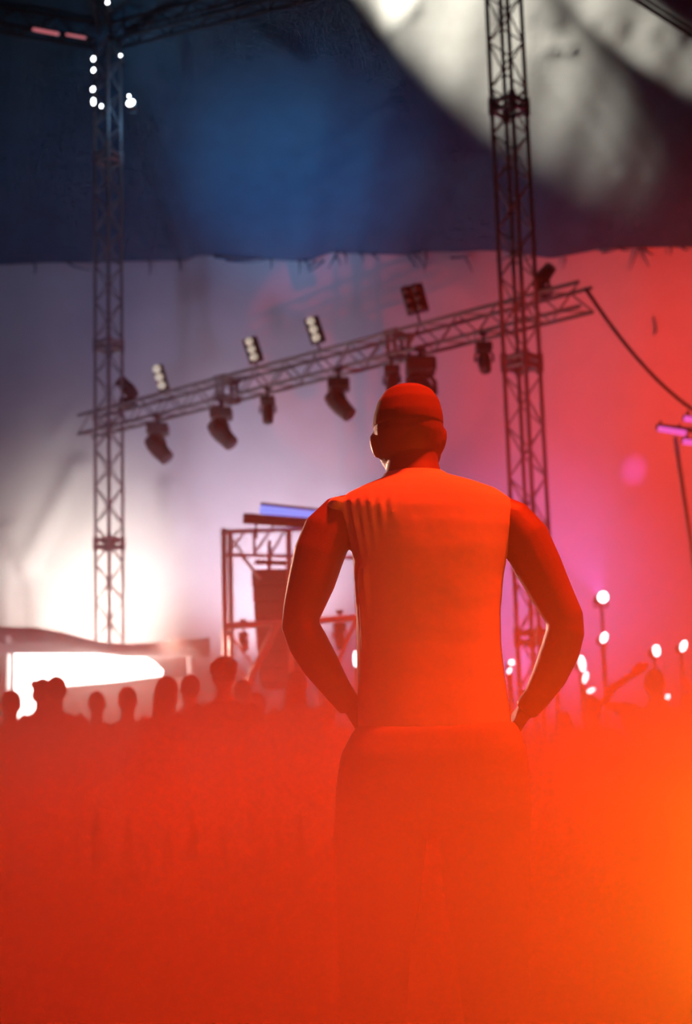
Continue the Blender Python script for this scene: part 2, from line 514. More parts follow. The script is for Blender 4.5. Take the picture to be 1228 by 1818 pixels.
truss('roof_truss', 'dark roof truss rising right from the left tower top', ltop + Vector((.15, -.1, .05)), P(560, -28, DL - 2.0), 0.28, math.radians(45), M['darkmetal'],
      0.025, .011, .3, group='roof trusses')
truss('roof_truss', 'dark roof truss running left from the left tower top', ltop + Vector((-.15, -.1, .05)), P(-150, 8, DL - .5), 0.28, math.radians(45), M['darkmetal'],
      0.025, .011, .3, group='roof trusses')
truss('roof_truss', 'short dark roof truss climbing to the top edge above the left tower', ltop + Vector((0, -.2, .1)), P(168, -40, DL - 1.2), 0.2, math.radians(45), M['darkmetal'],
      0.025, .011, .3, group='roof trusses')
e = empty('roof_pole', P(1118, -6, 17), 'pair of dark poles crossing the lit roof at top right', 'pole')
rod('pole', P(1110, -12, 17), P(1300, 110, 17), .03, M['darkmetal'], e)
rod('pole', P(1128, -12, 17.2), P(1300, 100, 17.2), .022, M['darkmetal'], e)

def truss_pt(px):                         # point on the lighting truss axis below pixel column px
    lo, hi = 0.0, 1.0
    for _ in range(40):
        t = (lo + hi) / 2
        p = hl.lerp(hr, t); v = p - CAM
        if CX + F_PX * v.dot(_r) / v.dot(_f) < px: lo = t
        else: hi = t
    return hl.lerp(hr, lo)

# cable from the truss end
bm = bmesh.new()
c0, c2 = hr + Vector((0, 0, .1)), P(1290, 760, DR + 1)
q = []
for k in range(15):
    t = k / 14
    q.append(c0.lerp(c2, t) + Vector((0, 0, -0.75 * 4 * t * (1 - t) * .35)))
add_tube(bm, q, .022, 8)
tag(from_bm('power_cable', bm, M['cable'], None, True), 'slack cable hanging from the right end of the lighting truss', 'cable')

# ------------------------------------------------------------------ moving-head lamps, blinders, floods
def moving_head(loc, aim, size, label, lens='lens', group='lamps hung from the lighting truss', up=1, flip=False):
    """base hangs at loc; yoke below; head pointing along aim"""
    loc = Vector(loc); s = size
    root = empty('moving_head_lamp', loc, label, 'stage lamp', group)
    bm = bmesh.new(); sg = -1 if not flip else 1
    add_box(bm, (0, 0, sg * .09 * s), (.32 * s, .30 * s, .16 * s), None, .02 * s)
    from_bm('base', bm, M['black'], root)
    bm = bmesh.new()
    cl = .012 if flip else .13
    add_tube(bm, [(0, 0, sg * .02 * s), (0, 0, -sg * cl)], .018 * s + .006, 8)
    add_box(bm, (0, 0, -sg * (cl - .02) if not flip else .01), (.10 * s + .03, .05, .035))
    from_bm('hanging_clamp', bm, M['darkmetal'], root)
    bm = bmesh.new()
    a = Vector(aim).normalized(); piv = Vector((0, 0, sg * .38 * s))
    sx = a.cross(Vector((0, 0, 1))).normalized() if abs(a.z) < .98 else Vector((1, 0, 0))
    add_tube(bm, [piv - sx * .17 * s, Vector((0, 0, sg * .24 * s)) - sx * .17 * s, Vector((0, 0, sg * .185 * s)) - sx * .12 * s,
                  Vector((0, 0, sg * .185 * s)) + sx * .12 * s, Vector((0, 0, sg * .24 * s)) + sx * .17 * s, piv + sx * .17 * s], .028 * s, 8)
    from_bm('yoke', bm, M['black'], root)
    bm = bmesh.new()
    prof = [(-.24, .05), (-.22, .10), (-.10, .13), (.04, .135), (.16, .12), (.25, .115), (.26, .095)]
    add_tube(bm, [piv + a * t * s for t, r in prof], [r * s for t, r in prof], 16)
    h = from_bm('head', bm, M['black'], root, False)
    bm = bmesh.new()
    add_tube(bm, [piv + a * t * s for t in (.255, .268, .275)], [.095 * s, .09 * s, .05 * s], 16)
    from_bm('lens', bm, M[lens], h, True)
    return root

dn = Vector((0, 0, -.295))
_td = (hr - hl).normalized()
tperp = Vector((_td.y, -_td.x, 0)).normalized()      # towards the camera
aimL = Vector((.62, -.35, -.75))
for px, size, aim, lab in [
        (293, .95, aimL, 'moving-head lamp on the truss nearest the left tower, tilted down right'),
        (405, .95, aimL, 'moving-head lamp under the truss, second from the left tower'),
        (487, .60, Vector((0, -.3, -1)), 'small round lamp under the truss between two larger moving heads'),
        (612, .90, aimL, 'moving-head lamp under the truss just left of the man\'s head'),
        (706, .62, Vector((-.1, -.3, -1)), 'small lamp under the truss left of the large lamp above the man'),
        (757, 1.15, Vector((.25, -.45, -.85)), 'large moving-head lamp under the truss right above the man\'s head'),
        (868, .62, Vector((0, -.6, -.8)), 'round lamp under the truss beside the right tower')]:
    moving_head(truss_pt(px) + dn + tperp * .145, aim, size, lab)
moving_head(truss_pt(214) + Vector((0, 0, .187)) - tperp * .145, Vector((-.5, -.6, .5)), .75, 'lamp standing on the truss against the left tower', flip=True)
moving_head(truss_pt(955) + Vector((0, 0, .187)) - tperp * .145, Vector((.5, -.5, .5)), .65, 'lamp standing on the truss behind the right tower', flip=True)

def blinder(px, top, w, h, lab, mt, tilt=-.28, ncol=1):
    base = truss_pt(px) + Vector((0, 0, .17))
    root = empty('blinder_lamp', base, lab, 'stage lamp', 'blinder panels on top of the truss')
    v = base - CAM; dep = v.dot(_f)
    py0 = CY - F_PX * v.dot(_u) / dep
    H = (py0 - top) / F_PX * dep
    hh = h / F_PX * dep; ww = w / F_PX * dep
    ax = Vector((math.sin(tilt), 0, math.cos(tilt))); sx = Vector((math.cos(tilt), 0, -math.sin(tilt)))
    mid = ax * (H - hh / 2)
    rot = Matrix((sx, Vector((0, 1, 0)), ax)).transposed()
    rod('pole', base, base + ax * (H - hh * .9), .014, M['darkmetal'], root, 6)
    bm = bmesh.new()
    add_box(bm, mid + Vector((0, .05, 0)) + sx * .02, (ww, .10, hh), rot, .01)
    hs = from_bm('housing', bm, M['black'], root)
    for k in range(3):
        for c in range(ncol):
            bm = bmesh.new()
            cc = mid + ax * (hh * (k - 1) / 3.05) + sx * (ww * ((c + .5) / ncol - .5) * .9)
            add_tube(bm, [cc + Vector((0, .0, 0)), cc + Vector((0, -.035, 0))], [hh * .13, hh * .155], 12, 1.0)
            from_bm('lamp_cell', bm, M[mt], hs, True)
    return root
blinder(292, 644, 20, 48, 'narrow three-cell blinder panel on the truss, first from the left tower', 'reflector')
blinder(458, 595, 27, 46, 'three-cell blinder panel on the truss, second from the left tower', 'reflector')
blinder(570, 558, 27, 48, 'three-cell blinder panel on the truss above left of the man', 'reflector')
blinder(748, 500, 40, 52, 'dark six-cell blinder panel on the truss above the man', 'lens', -.22, 2)

def flood(px, py, Y, r, lab, group='lit floodlights at the left tower top', mt='white_lit', el=1.5, rot=.3):
    c = P(px, py, Y)
    root = empty('flood_lamp', c, lab, 'floodlight', group)
    k = Y / F_PX * r
    bm = bmesh.new()
    add_tube(bm, [(0, .22, 0), (0, .14, 0), (0, .02, 0), (0, 0, 0)], [k * .6, k * 1.15, k * 1.3, k * 1.2], 14)
    from_bm('housing', bm, M['black'], root)
    bm = bmesh.new()
    R3 = Matrix.Rotation(rot, 3, 'Y')
    add_ball(bm, (0, -.01, 0), (k, .02, k * el), R3, 14)
    from_bm('lens', bm, M[mt], root, True)
    bm = bmesh.new()
    add_tube(bm, [(-k * 1.4, .1, 0), (-k * 1.4, .3, 0), (k * 1.4, .3, 0), (k * 1.4, .1, 0)], .012, 6)
    from_bm('bracket', bm, M['darkmetal'], root)
    return root
YF = DL - .55
flood(166, 105, YF, 2.8, 'small lit floodlight, topmost on the left edge of the left tower')
flood(166, 125, YF, 2.6, 'lit floodlight second from the top on the left tower edge')
flood(165, 159, YF, 3, 'lit floodlight third from the top on the left tower edge', el=1.5)
flood(166, 181, YF, 3, 'tall lit floodlight lowest on the left tower edge', el=2.3, rot=0)
flood(180, 189, YF, 2, 'small lit floodlight at the middle of the left tower')
flood(214, 99, YF, 2, 'single small lit floodlight right of the left tower top', el=.8, rot=-.6)
flood(229, 171, YF, 2, 'small lit floodlight just above the big one on the right', el=.8, rot=-.6)
flood(232, 183, YF - .1, 5.5, 'largest lit floodlight, right of the left tower', el=1.4, rot=1.1)
flood(191, 5, DL - 1.0, 3, 'tiny lit lamp in the roof near the top edge', el=.8, rot=-.6)
lamp('tower_flood_light', 'POINT', P(245, 180, DL - .5), 14, (.25, .6, 1.0), None, .1)

def batten(p, q, r, lab, mt, group, stand=None):
    p, q = Vector(p), Vector(q)
    root = empty('batten_light', p, lab, 'light bar', group)
    rod('housing', p + Vector((0, .05, .02)), q + Vector((0, .05, .02)), r * 1.2, M['black'], root, 8)
    rod('light_strip', p + Vector((0, -.015, -.01)), q + Vector((0, -.015, -.01)), r, M[mt], root, 8)
    for t in (.15, .85):
        c = p.lerp(q, t)
        rod('bracket', c + Vector((0, .05, 0)), c + Vector((0, .05, -.18 if stand is None else stand)), .015, M['darkmetal'], root, 6)
    return root
batten(P(60, 52, DL - .7), P(103, 60, DL - .9), .025, 'pinkish light bar under the left roof truss', 'rose_lit', 'light bars under the roof', .15)
batten(P(118, 61, DL - .6), P(152, 67, DL - .6), .018, 'short dim rose light bar under the roof beside the left tower top', 'rose_lit', 'light bars under the roof', .12)

# ------------------------------------------------------------------ bar kiosk with glowing panel
YB = 17.5
kb = P(150, 1300, YB)
kroot = empty('bar_kiosk', (kb.x, YB, 0), 'bar kiosk under a pale awning with a glowing white panel', 'bar')
def loc(p): return Vector(p) - kroot.location
def slab(name, outline, y0, depth, m, parent, base):
    bm = bmesh.new()
    A = [bm.verts.new(Vector(p) - base) for p in outline]
    B = [bm.verts.new(Vector(p) - base + Vector((0, depth, 0))) for p in outline]
    bm.faces.new(A); bm.faces.new(B[::-1])
    for k in range(len(A)):
        bm.faces.new((A[k], A[(k + 1) % len(A)], B[(k + 1) % len(A)], B[k]))
    return from_bm(name, bm, m, parent)
def Q(px, py, Y=YB): return P(px, py, Y)
slab('light_panel', [Q(26, 1160), Q(248, 1162), Q(272, 1174), Q(288, 1190), Q(286, 1199), Q(200, 1210), Q(115, 1217), Q(105, 1300), Q(24, 1300)], 0, .08, M['panel_lit'], kroot, kroot.location)
slab('counter_front', [Q(105, 1222, YB - .1), Q(330, 1200, YB - .1), Q(330, 1440, YB - .1), Q(-40, 1440, YB - .1), Q(-40, 1302, YB - .1), Q(104, 1302, YB - .1)], 0, .06, M['wood'], kroot, kroot.location)
for px, pt in ((14, 1130), (338, 1150)):
    b0 = Q(px, pt, YB + .1); rod('post', Vector((b0.x, b0.y, 0)), b0, .045, M['steel'], kroot)
aw = [(-60, 1108), (0, 1113), (60, 1114), (110, 1122), (170, 1138), (220, 1143), (280, 1141), (330, 1136), (372, 1132)]
bm = bmesh.new()
top, bot, bk = [], [], []
for x, y in aw:
    top.append(bm.verts.new(Q(x, y, YB + .9) - kroot.location)); bot.append(bm.verts.new(Q(x, 1158 + (6 if x > 200 else 0), YB - .35) - kroot.location))
    bk.append(bm.verts.new(Q(x, y + 6, YB + 1.6) - kroot.location))
for k in range(len(aw) - 1):
    bm.faces.new((top[k], top[k + 1], bot[k + 1], bot[k])); bm.faces.new((bk[k], bk[k + 1], top[k + 1], top[k]))
o = from_bm('awning', bm, M['canvas'], kroot, True)
sm = o.modifiers.new('t', 'SOLIDIFY'); sm.thickness = .02
lamp('added_awning_fill', 'POINT', P(170, 1186, YB - 1.1), 110, (1, .90, .84), None, .3)  # lamp added before the bar to brighten awning and haze

# ------------------------------------------------------------------ loudspeaker scaffold, left of the man
YS = 14.0
sb = P(470, 1400, YS)
sroot = empty('scaffold_frame', (sb.x, YS, 0), 'pale tubular scaffold frame left of the man carrying light bars', 'scaffold')
def S(px, py, dy=0): return P(px, py, YS + dy)
def post(px, py, dy=0, r=.028):
    t = S(px, py, dy); rod('post', Vector((t.x, t.y, 0)), t, r, M['steel'], sroot)
post(397, 938); post(408, 942, .6); post(512, 940); post(632, 942); post(560, 940, .6)
for a, b, r in [((395, 944), (640, 936), .022), ((397, 985), (640, 990), .018), ((397, 1112), (650, 1096), .034), ((495, 1102), (436, 1222), .04),
                ((404, 946), (432, 985), .012), ((432, 946), (404, 985), .012), ((450, 945), (452, 985), .014), ((480, 942), (450, 985), .012), ((428, 985), (462, 1028), .018),
                ((400, 1118), (452, 1185), .014), ((398, 1170), (452, 1215), .012), ((512, 1130), (590, 1215), .02), ((632, 1100), (590, 1200), .02), ((505, 942), (480, 985), .012)]:
    rod('rail' if abs(a[1] - b[1]) < 20 else 'brace', S(*a, -.04), S(*b, -.04), r, M['steel'], sroot)
batten(S(462, 903, -.1), S(600, 918, -.1), .045, 'blue glowing light bar on top of the scaffold left of the man', 'blue_lit', 'light bars on the scaffold')
batten(S(432, 921, -.25), S(575, 932, -.25), .04, 'dark unlit light bar below the blue one on the scaffold', 'grille', 'light bars on the scaffold')
moving_head(S(603, 1106, .1), Vector((.1, -.5, -.8)), .42, 'small dark lamp hanging from the scaffold rail inside the man\'s left elbow', group='small lamps on the scaffold')
moving_head(S(432, 1122, .1), Vector((.3, -.5, -.8)), .30, 'tiny dark lamp hanging from the scaffold rail by its left post', group='small lamps on the scaffold')
# line array
arr = empty('line_array_speaker', S(475, 985, .25), 'hanging stack of dark loudspeaker cabinets inside the scaffold', 'loudspeaker')
p0 = arr.location
rod('rigging_bar', S(452, 998, .25), S(512, 1000, .25), .025, M['darkmetal'], arr)
rod('hanging_chain', S(478, 960, .25), S(478, 1012, .25), .02, M['darkmetal'], arr)
n = 7
for k in range(n):
    y0, y1 = 1012 + k * 29, 1012 + (k + 1) * 29 - 2
    xl, xr = 446 + k * 2.2, 536 + k * .5
    a, b = S(xl, y0, .25), S(xr, y1, .25)
    bm = bmesh.new()
    w, h = (b.x - a.x), (a.z - b.z)
    rt = Matrix.Rotation(math.radians(-2 - k * 1.5), 3, 'X')
    add_box(bm, (0, .2, 0), (w, .42, h), rt, .015)
    o = from_bm('speaker_cabinet', bm, M['black'], arr)
    o.location = (a + b) / 2 - p0
    bm = bmesh.new()
    add_box(bm, (0, -.02, 0), (w * .92, .03, h * .8), rt, .008)
    from_bm('grille', bm, M['grille'], o)

# ------------------------------------------------------------------ stage on the right
YT = 16.5
st0 = P(1000, 1300, YT)
stage = empty('stage_platform', (3.2, YT + 2.0, 0), 'low dark stage platform behind the crowd on the right', 'stage')
bm = bmesh.new(); add_box(bm, (0, 0, .5), (7.5, 4.0, .06)); from_bm('deck', bm, M['deck'], stage)
for k in range(5):
    bm = bmesh.new(); add_box(bm, (-3.0 + k * 1.5, -1.97, .24), (1.46, .04, .46), None, .005); from_bm('skirt_panel', bm, M['deck'], stage)
ZD = .53
def on_stand(px, py, Y, r, lab, el=1.3, rot=.35, power=0, mt='stage_lit', color=(.75, .25, 1.0)):
    c = P(px, py, Y)
    root = empty('stage_spotlight', (c.x, Y, ZD), lab, 'stage lamp', 'lit stage spotlights facing the crowd')
    k = Y / F_PX * r * .78; h = c.z - ZD
    rod('stand', root.location + Vector((0, .15, 0)), Vector((c.x, Y + .15, c.z - k)), .02, M['darkmetal'], root)
    bm = bmesh.new()
    add_tube(bm, [(0, .15, 0), (0, .15, .02), (0, .15, .03)], [.11, .11, .03], 16)
    from_bm('base_plate', bm, M['darkmetal'], root)
    bm = bmesh.new()
    add_tube(bm, [(0, .36, h), (0, .26, h), (0, .04, h), (0, 0, h)], [k * .7, k * 1.15, k * 1.25, k * 1.15], 16)
    hd = from_bm('head', bm, M['black'], root)
    bm = bmesh.new()
    add_ball(bm, (0, 0, h), (k, .025, k * el), Matrix.Rotation(rot, 3, 'Y'), 16)
    from_bm('lens', bm, M[mt], hd, True)
    bm = bmesh.new()
    add_tube(bm, [(-k * 1.35, .18, h), (-k * 1.35, .18, h - k * 1.6), (k * 1.35, .18, h - k * 1.6), (k * 1.35, .18, h)], .016, 6)
    from_bm('yoke', bm, M['black'], root)
    return root
on_stand(1070, 1060, YT + 1.4, 11.5, 'largest lit spotlight with a purple beam, highest right of the man', 1.1, .3)
on_stand(1072, 1132, YT + .4, 7.5, 'oval lit spotlight directly below the highest one', 1.6, .4)
on_stand(1165, 1155, YT + .5, 8, 'oval lit spotlight further right above the raised arm', 1.6, -.05)
on_stand(1213, 1147, YT + .5, 7, 'oval lit spotlight nearest the right picture edge', 1.8, .4)
on_stand(1185, 1237, YT + 1.0, 5, 'small low lit spotlight at the right behind the crowd', 1.2, .5)
on_stand(1221, 1238, YT + .2, 3.5, 'tall narrow pink lamp at the right picture edge', 4.0, .05, mt='pink_lit')
on_stand(908, 1176, YT + .9, 6, 'small lit spotlight seen through the crook of the right arm', 1.0, .3)
on_stand(904, 1191, YT + .2, 3.5, 'tiny lamp below the spotlight in the crook of the right arm', 2.0, .6)
on_stand(1033, 1178, YT + 1.2, 7, 'tall white lamp beside the right elbow of the man', 2.6, -.1)
on_stand(1039, 1203, YT + .7, 5.5, 'slanted white lamp below the tall one by the right elbow', 2.4, .3)
on_stand(1049, 1226, YT + .1, 5, 'lowest flat white lamp by the right elbow of the man', 1.9, 1.2)
on_stand(631, 1170, YT + .1, 5, 'narrow lit lamp against the left side of the shirt', 3.6, 0)
on_stand(1123, 1266, YT - .1, 5.5, 'pink lamp low among the crowd on the right', 1.5, -.5, mt='pink_lit')
lamp('stage_beam_light', 'SPOT', P(1068, 1058, YT + 1.2), 900, (.75, .15, 1.0), P(1000, 900, YT - 1.5), .05, 26, .6)
lamp('stage_back_light', 'SPOT', P(935, 1200, YT + 3.0), 1000, (.85, .3, 1.0), P(935, 1130, YW), .2, 70, 1)
lamp('gobo_light', 'SPOT', P(1110, 1050, YT + 3.5), 420, (.7, .12, 1.0), P(1125, 832, YW), .05, 6.5, 1)
# light bars on a slanted stand at the right edge
for i, (x0, y0, x1, y1, lab) in enumerate([(1168, 760, 1216, 768, 'pink-lit light bar high at the right edge, leftmost of three'),
                                     (1214, 742, 1275, 750, 'pink-lit light bar high at the right edge, uppermost of three'),
                                     (1212, 783, 1275, 790, 'pink-lit light bar high at the right edge, lowest of three')]):
    batten(P(x0, y0, DR), P(x1, y1, DR), .032, lab, 'pink_lit', 'light bars at the right edge', .1)
ls = P(1250, 980, DR + .1)
lst = empty('light_stand', (ls.x, DR + .1, 0), 'thin slanted stand carrying the light bars at the right edge', 'stand')
rod('mast', Vector((ls.x + .1, DR + .1, 0)), P(1198, 775, DR + .1), .025, M['alu'], lst)
rod('cross_bar', P(1165, 756, DR + .1), P(1290, 772, DR + .1), .03, M['darkmetal'], lst)

# ------------------------------------------------------------------ people
def hand(bm, wrist, d, palm_n, side, L=.19, curl=.3, r=.009):
    """palm plus five separate fingers; d = pointing direction, palm_n = palm normal, side = thumb direction"""
    d = Vector(d).normalized(); n_ = Vector(palm_n).normalized(); s = Vector(side).normalized(); w = Vector(wrist)
    for k in (-1.4, -.5, .4, 1.3):
        add_tube(bm, [w + s * k * .008, w + d * .05 + s * k * .014, w + d * .095 + s * k * .019], [.017, .016, .013], 8)
    for k, ln in ((-1.5, .062), (-.5, .078), (.5, .084), (1.5, .076)):
        b = w + d * .09 + s * k * .0195
        q = [b, b + d * ln * .4 + n_ * ln * .10 * curl, b + d * ln * .72 + n_ * ln * .38 * curl, b + d * ln * .95 + n_ * ln * .8 * curl]
        add_tube(bm, q, [r, r * .95, r * .88, r * .7], 8)
    b = w + d * .03 + s * .02
    add_tube(bm, [b, b + s * .03 + d * .025, b + s * .045 + d * .055 + n_ * .01, b + s * .05 + d * .08 + n_ * .015], [.014, .012, .0105, .008], 8)

def head_shape(bm, c, w=.077, l=.1, h=.118):
    """c = centre of the head, facing +Y"""
    c = Vector(c)
    add_loft(bm, [(c.x, c.y + dy, c.z + z, a, b) for z, a, b, dy in [
        (h, .25 * w, .25 * l, -.005), (h * .93, .58 * w, .58 * l, -.004), (h * .75, .84 * w, .84 * l, -.002), (h * .45, .99 * w, 1.0 * l, 0),
        (h * .1, 1.0 * w, 1.0 * l, 0), (-h * .25, .94 * w, .93 * l, .005), (-h * .55, .84 * w, .80 * l, .014), (-h * .8, .68 * w, .64 * l, .03), (-h * .97, .4 * w, .4 * l, .045)]], 22, 2.15)
    add_ball(bm, c + Vector((0, l * .98, -.02)), (.014, .02, .022))                    # nose
    add_ball(bm, c + Vector((0, l * .90, .02)), (.05, .014, .010))                     # brow
    add_ball(bm, c + Vector((0, l * .86, -.062)), (.024, .012, .009))                  # mouth
    add_ball(bm, c + Vector((0, l * .80, -.10)), (.022, .018, .016))                   # chin
    for k in (-1, 1):
        add_ball(bm, c + Vector((k * (w + .004), -.002, -.012)), (.009, .020, .031), Matrix.Rotation(k * .25, 3, 'Y'))

# ---- the man in front
YM = 3.4
def Mn(px, py, dy=0.0):
    """point at pixel, dy metres behind the man's plane"""
    return P(px, py, YM + dy)
def ring(py, xl, xr, hy, dy=0.0):
    a, b = P(xl, py, YM + dy), P(xr, py, YM + dy)
    c = (a + b) / 2
    return (c.x, c.y, c.z, (b.x - a.x) / 2, hy)

bm = bmesh.new()
# skull, face away from the camera
add_loft(bm, [ring(687, 704, 742, .030, .02), ring(694, 690, 758, .055, .02), ring(706, 678, 770, .078, .02), ring(726, 667, 780, .092, .02), ring(750, 663, 786, .100, .02),
              ring(775, 662, 787, .100, .022), ring(798, 667, 785, .092, .026), ring(818, 676, 781, .082, .034), ring(838, 688, 772, .070, .045), ring(852, 700, 758, .052, .055)], 26, 2.2)
hc = Mn(725, 768, .02)
for k, (x, y) in ((-1, (664, 793)), (1, (786, 783))):
    add_ball(bm, Mn(x, y, .015), (.009, .020, .031), Matrix.Rotation(k * .22, 3, 'Y'))
add_ball(bm, hc + Vector((0, .105, -.01)), (.014, .022, .024))
add_ball(bm, hc + Vector((0, .092, .03)), (.05, .014, .011))
add_ball(bm, hc + Vector((0, .088, -.055)), (.025, .013, .010))
add_ball(bm, hc + Vector((0, .085, -.095)), (.024, .02, .018))
# neck, upper trunk
add_loft(bm, [ring(800, 692, 775, .060, .01), ring(825, 687, 778, .062, .005), ring(845, 683, 784, .066, 0), ring(862, 660, 815, .078, 0), ring(885, 625, 865, .092, 0), ring(915, 605, 905, .105, 0),
              ring(960, 620, 900, .112, 0), ring(1020, 634, 888, .112, 0), ring(1100, 642, 880, .105, 0), ring(1180, 644, 884, .10, 0), ring(1270, 640, 898, .105, 0), ring(1340, 625, 910, .11, 0)], 28, 2.4)
def limb(pts):
    add_tube(bm, [Mn(x, y, dy) for x, y, dy, r in pts], [r for *_, r in pts], 16)
limb([(640, 905, 0, .045), (606, 918, 0, .056), (582, 945, -.005, .062), (566, 985, -.01, .062), (552, 1035, -.015, .057), (536, 1085, -.02, .047), (532, 1108, -.02, .045), (546, 1140, -.015, .048),
      (568, 1178, -.005, .045), (597, 1222, .01, .035), (622, 1256, .02, .029)])
limb([(870, 905, 0, .045), (905, 925, 0, .056), (932, 958, -.005, .061), (955, 1005, -.01, .058), (980, 1055, -.015, .051), (1002, 1098, -.02, .046), (1003, 1122, -.02, .046), (994, 1155, -.01, .047),
      (975, 1200, 0, .042), (952, 1238, .01, .033), (932, 1262, .02, .029)])
hand(bm, Mn(624, 1260, .02), Vector((.30, .85, -.45)), Vector((1, -.2, .1)), Vector((.25, -.45, -.75)), curl=.5)
hand(bm, Mn(930, 1264, .02), Vector((-.30, .85, -.45)), Vector((-1, -.2, .1)), Vector((-.25, -.45, -.75)), curl=.5)
man = blob('person', bm, .0055, M['skin'], None, 3)
tag(man, 'man seen from behind in a sleeveless shirt and cap, hands on hips', 'person')
for k in (-1, 1):
    bm = bmesh.new(); add_ball(bm, hc + Vector((k * .032, .093, .008)), (.012, .012, .010))
    from_bm('eye', bm, M['lens'], man, True)
# sleeveless shirt
bm = bmesh.new()
SH = [(843, 690, 786, .062), (850, 676, 804, .076), (862, 645, 845, .093), (876, 614, 882, .105), (892, 597, 905, .114), (910, 604, 910, .12), (940, 616, 909, .123),
      (985, 626, 901, .124), (1030, 629, 893, .122), (1090, 632, 888, .118), (1150, 633, 889, .116), (1210, 634, 896, .118), (1260, 634, 904, .122), (1297, 636, 908, .126), (1301, 640, 904, .12)]
add_loft(bm, [ring(y, a, b, h) for y, a, b, h in SH], 40, 2.5)
# gathered fabric at the left shoulder and under the arm
def on_shirt(px, py, out=.0):
    for (y0, a0, b0, h0), (y1, a1, b1, h1) in zip(SH, SH[1:]):
        if y0 <= py <= y1:
            t = (py - y0) / (y1 - y0)
            a_, b_, h_ = a0 + (a1 - a0) * t, b0 + (b1 - b0) * t, h0 + (h1 - h0) * t
            u_ = min(.985, abs(px - (a_ + b_) / 2) / ((b_ - a_) / 2))
            return Mn(px, py, -(h_ * (1 - u_ ** 2.5) ** .4 + out))
for xt, yt, xb, yb in [(690, 852, 700, 930), (672, 858, 682, 950), (655, 864, 668, 975), (640, 871, 655, 990), (625, 879, 644, 1000), (610, 888, 634, 1010)]:
    q = [on_shirt(xt + (xb - xt) * k / 8, yt + (yb - yt) * k / 8, -.002) for k in range(9)]
    add_tube(bm, q, [.007, .010, .010, .009, .008, .007, .006, .004, .003], 8)
for x_, y0, y1 in [(633, 1000, 1120), (640, 1005, 1160), (648, 1010, 1100)]:
    q = [on_shirt(x_ + k * .8, y0 + (y1 - y0) * k / 6, -.002) for k in range(7)]
    add_tube(bm, q, [.007, .009, .008, .007, .006, .005, .003], 8)
for a, b, c in [((588, 893), (582, 905), (586, 922)), ((597, 888), (592, 900), (594, 916))]:
    add_tube(bm, [Mn(*a, 0), Mn(*b, -.03), Mn(*c, -.05)], [.012, .013, .008], 8)
add_ball(bm, Mn(600, 900, 0), (.03, .075, .022))
add_loft(bm, [ring(840, 681, 789, .068), ring(850, 676, 796, .075)], 28, 2.1)
shirt = blob('sleeveless_shirt', bm, .006, M['shirt'], man, 2)
shirt['label'] = 'white sleeveless shirt with gathered shoulder'
# trousers
bm = bmesh.new()
add_loft(bm, [ring(1285, 634, 912, .122), ring(1300, 622, 922, .13), ring(1335, 604, 934, .138), ring(1400, 594, 942, .142), ring(1450, 598, 944, .14), ring(1475, 610, 935, .12)], 28, 2.5)
gz = 0.09
for xs in (-1, 1):
    a = Mn(680 if xs < 0 else 852, 1400); k = Mn(664 if xs < 0 else 872, 1700); f_ = Vector((k.x + xs * .02, k.y + .01, gz))
    add_tube(bm, [a, a.lerp(k, .3), a.lerp(k, .65), k, k.lerp(f_, .45), f_], [.112, .110, .098, .084, .075, .072], 18)
tr = blob('trousers', bm, .008, M['trousers'], man, 3)
for xs in (-1, 1):
    k = Mn(664 if xs < 0 else 872, 1700); fx = k.x + xs * .02
    bm = bmesh.new()
    add_loft(bm, [(fx, YM + .01, .12, .045, .05), (fx, YM + .02, .09, .05, .07), (fx, YM + .06, .05, .052, .13), (fx, YM + .07, .0, .053, .145)], 18, 2.3)
    from_bm('shoe', bm, M['top_dark'], man, True)
# cap with a button on top, visor to the front
bm = bmesh.new()
add_loft(bm, [ring(685, 710, 738, .024, .02), ring(688, 697, 751, .045, .02), ring(698, 681, 768, .074, .02), ring(716, 669, 780, .092, .02), ring(740, 662, 786, .102, .02), ring(757, 661, 787, .103, .02), ring(762, 664, 785, .098, .02)], 30, 2.2)
add_ball(bm, Mn(722, 686, .02), (.011, .011, .006))
for k in range(4):
    t = k / 3
    add_ball(bm, hc + Vector(((t - .5) * .07, .125 + .02 * math.sin(math.pi * t), .02)), (.030, .045, .007))
blob('cap', bm, .005, M['cap'], man, 2)

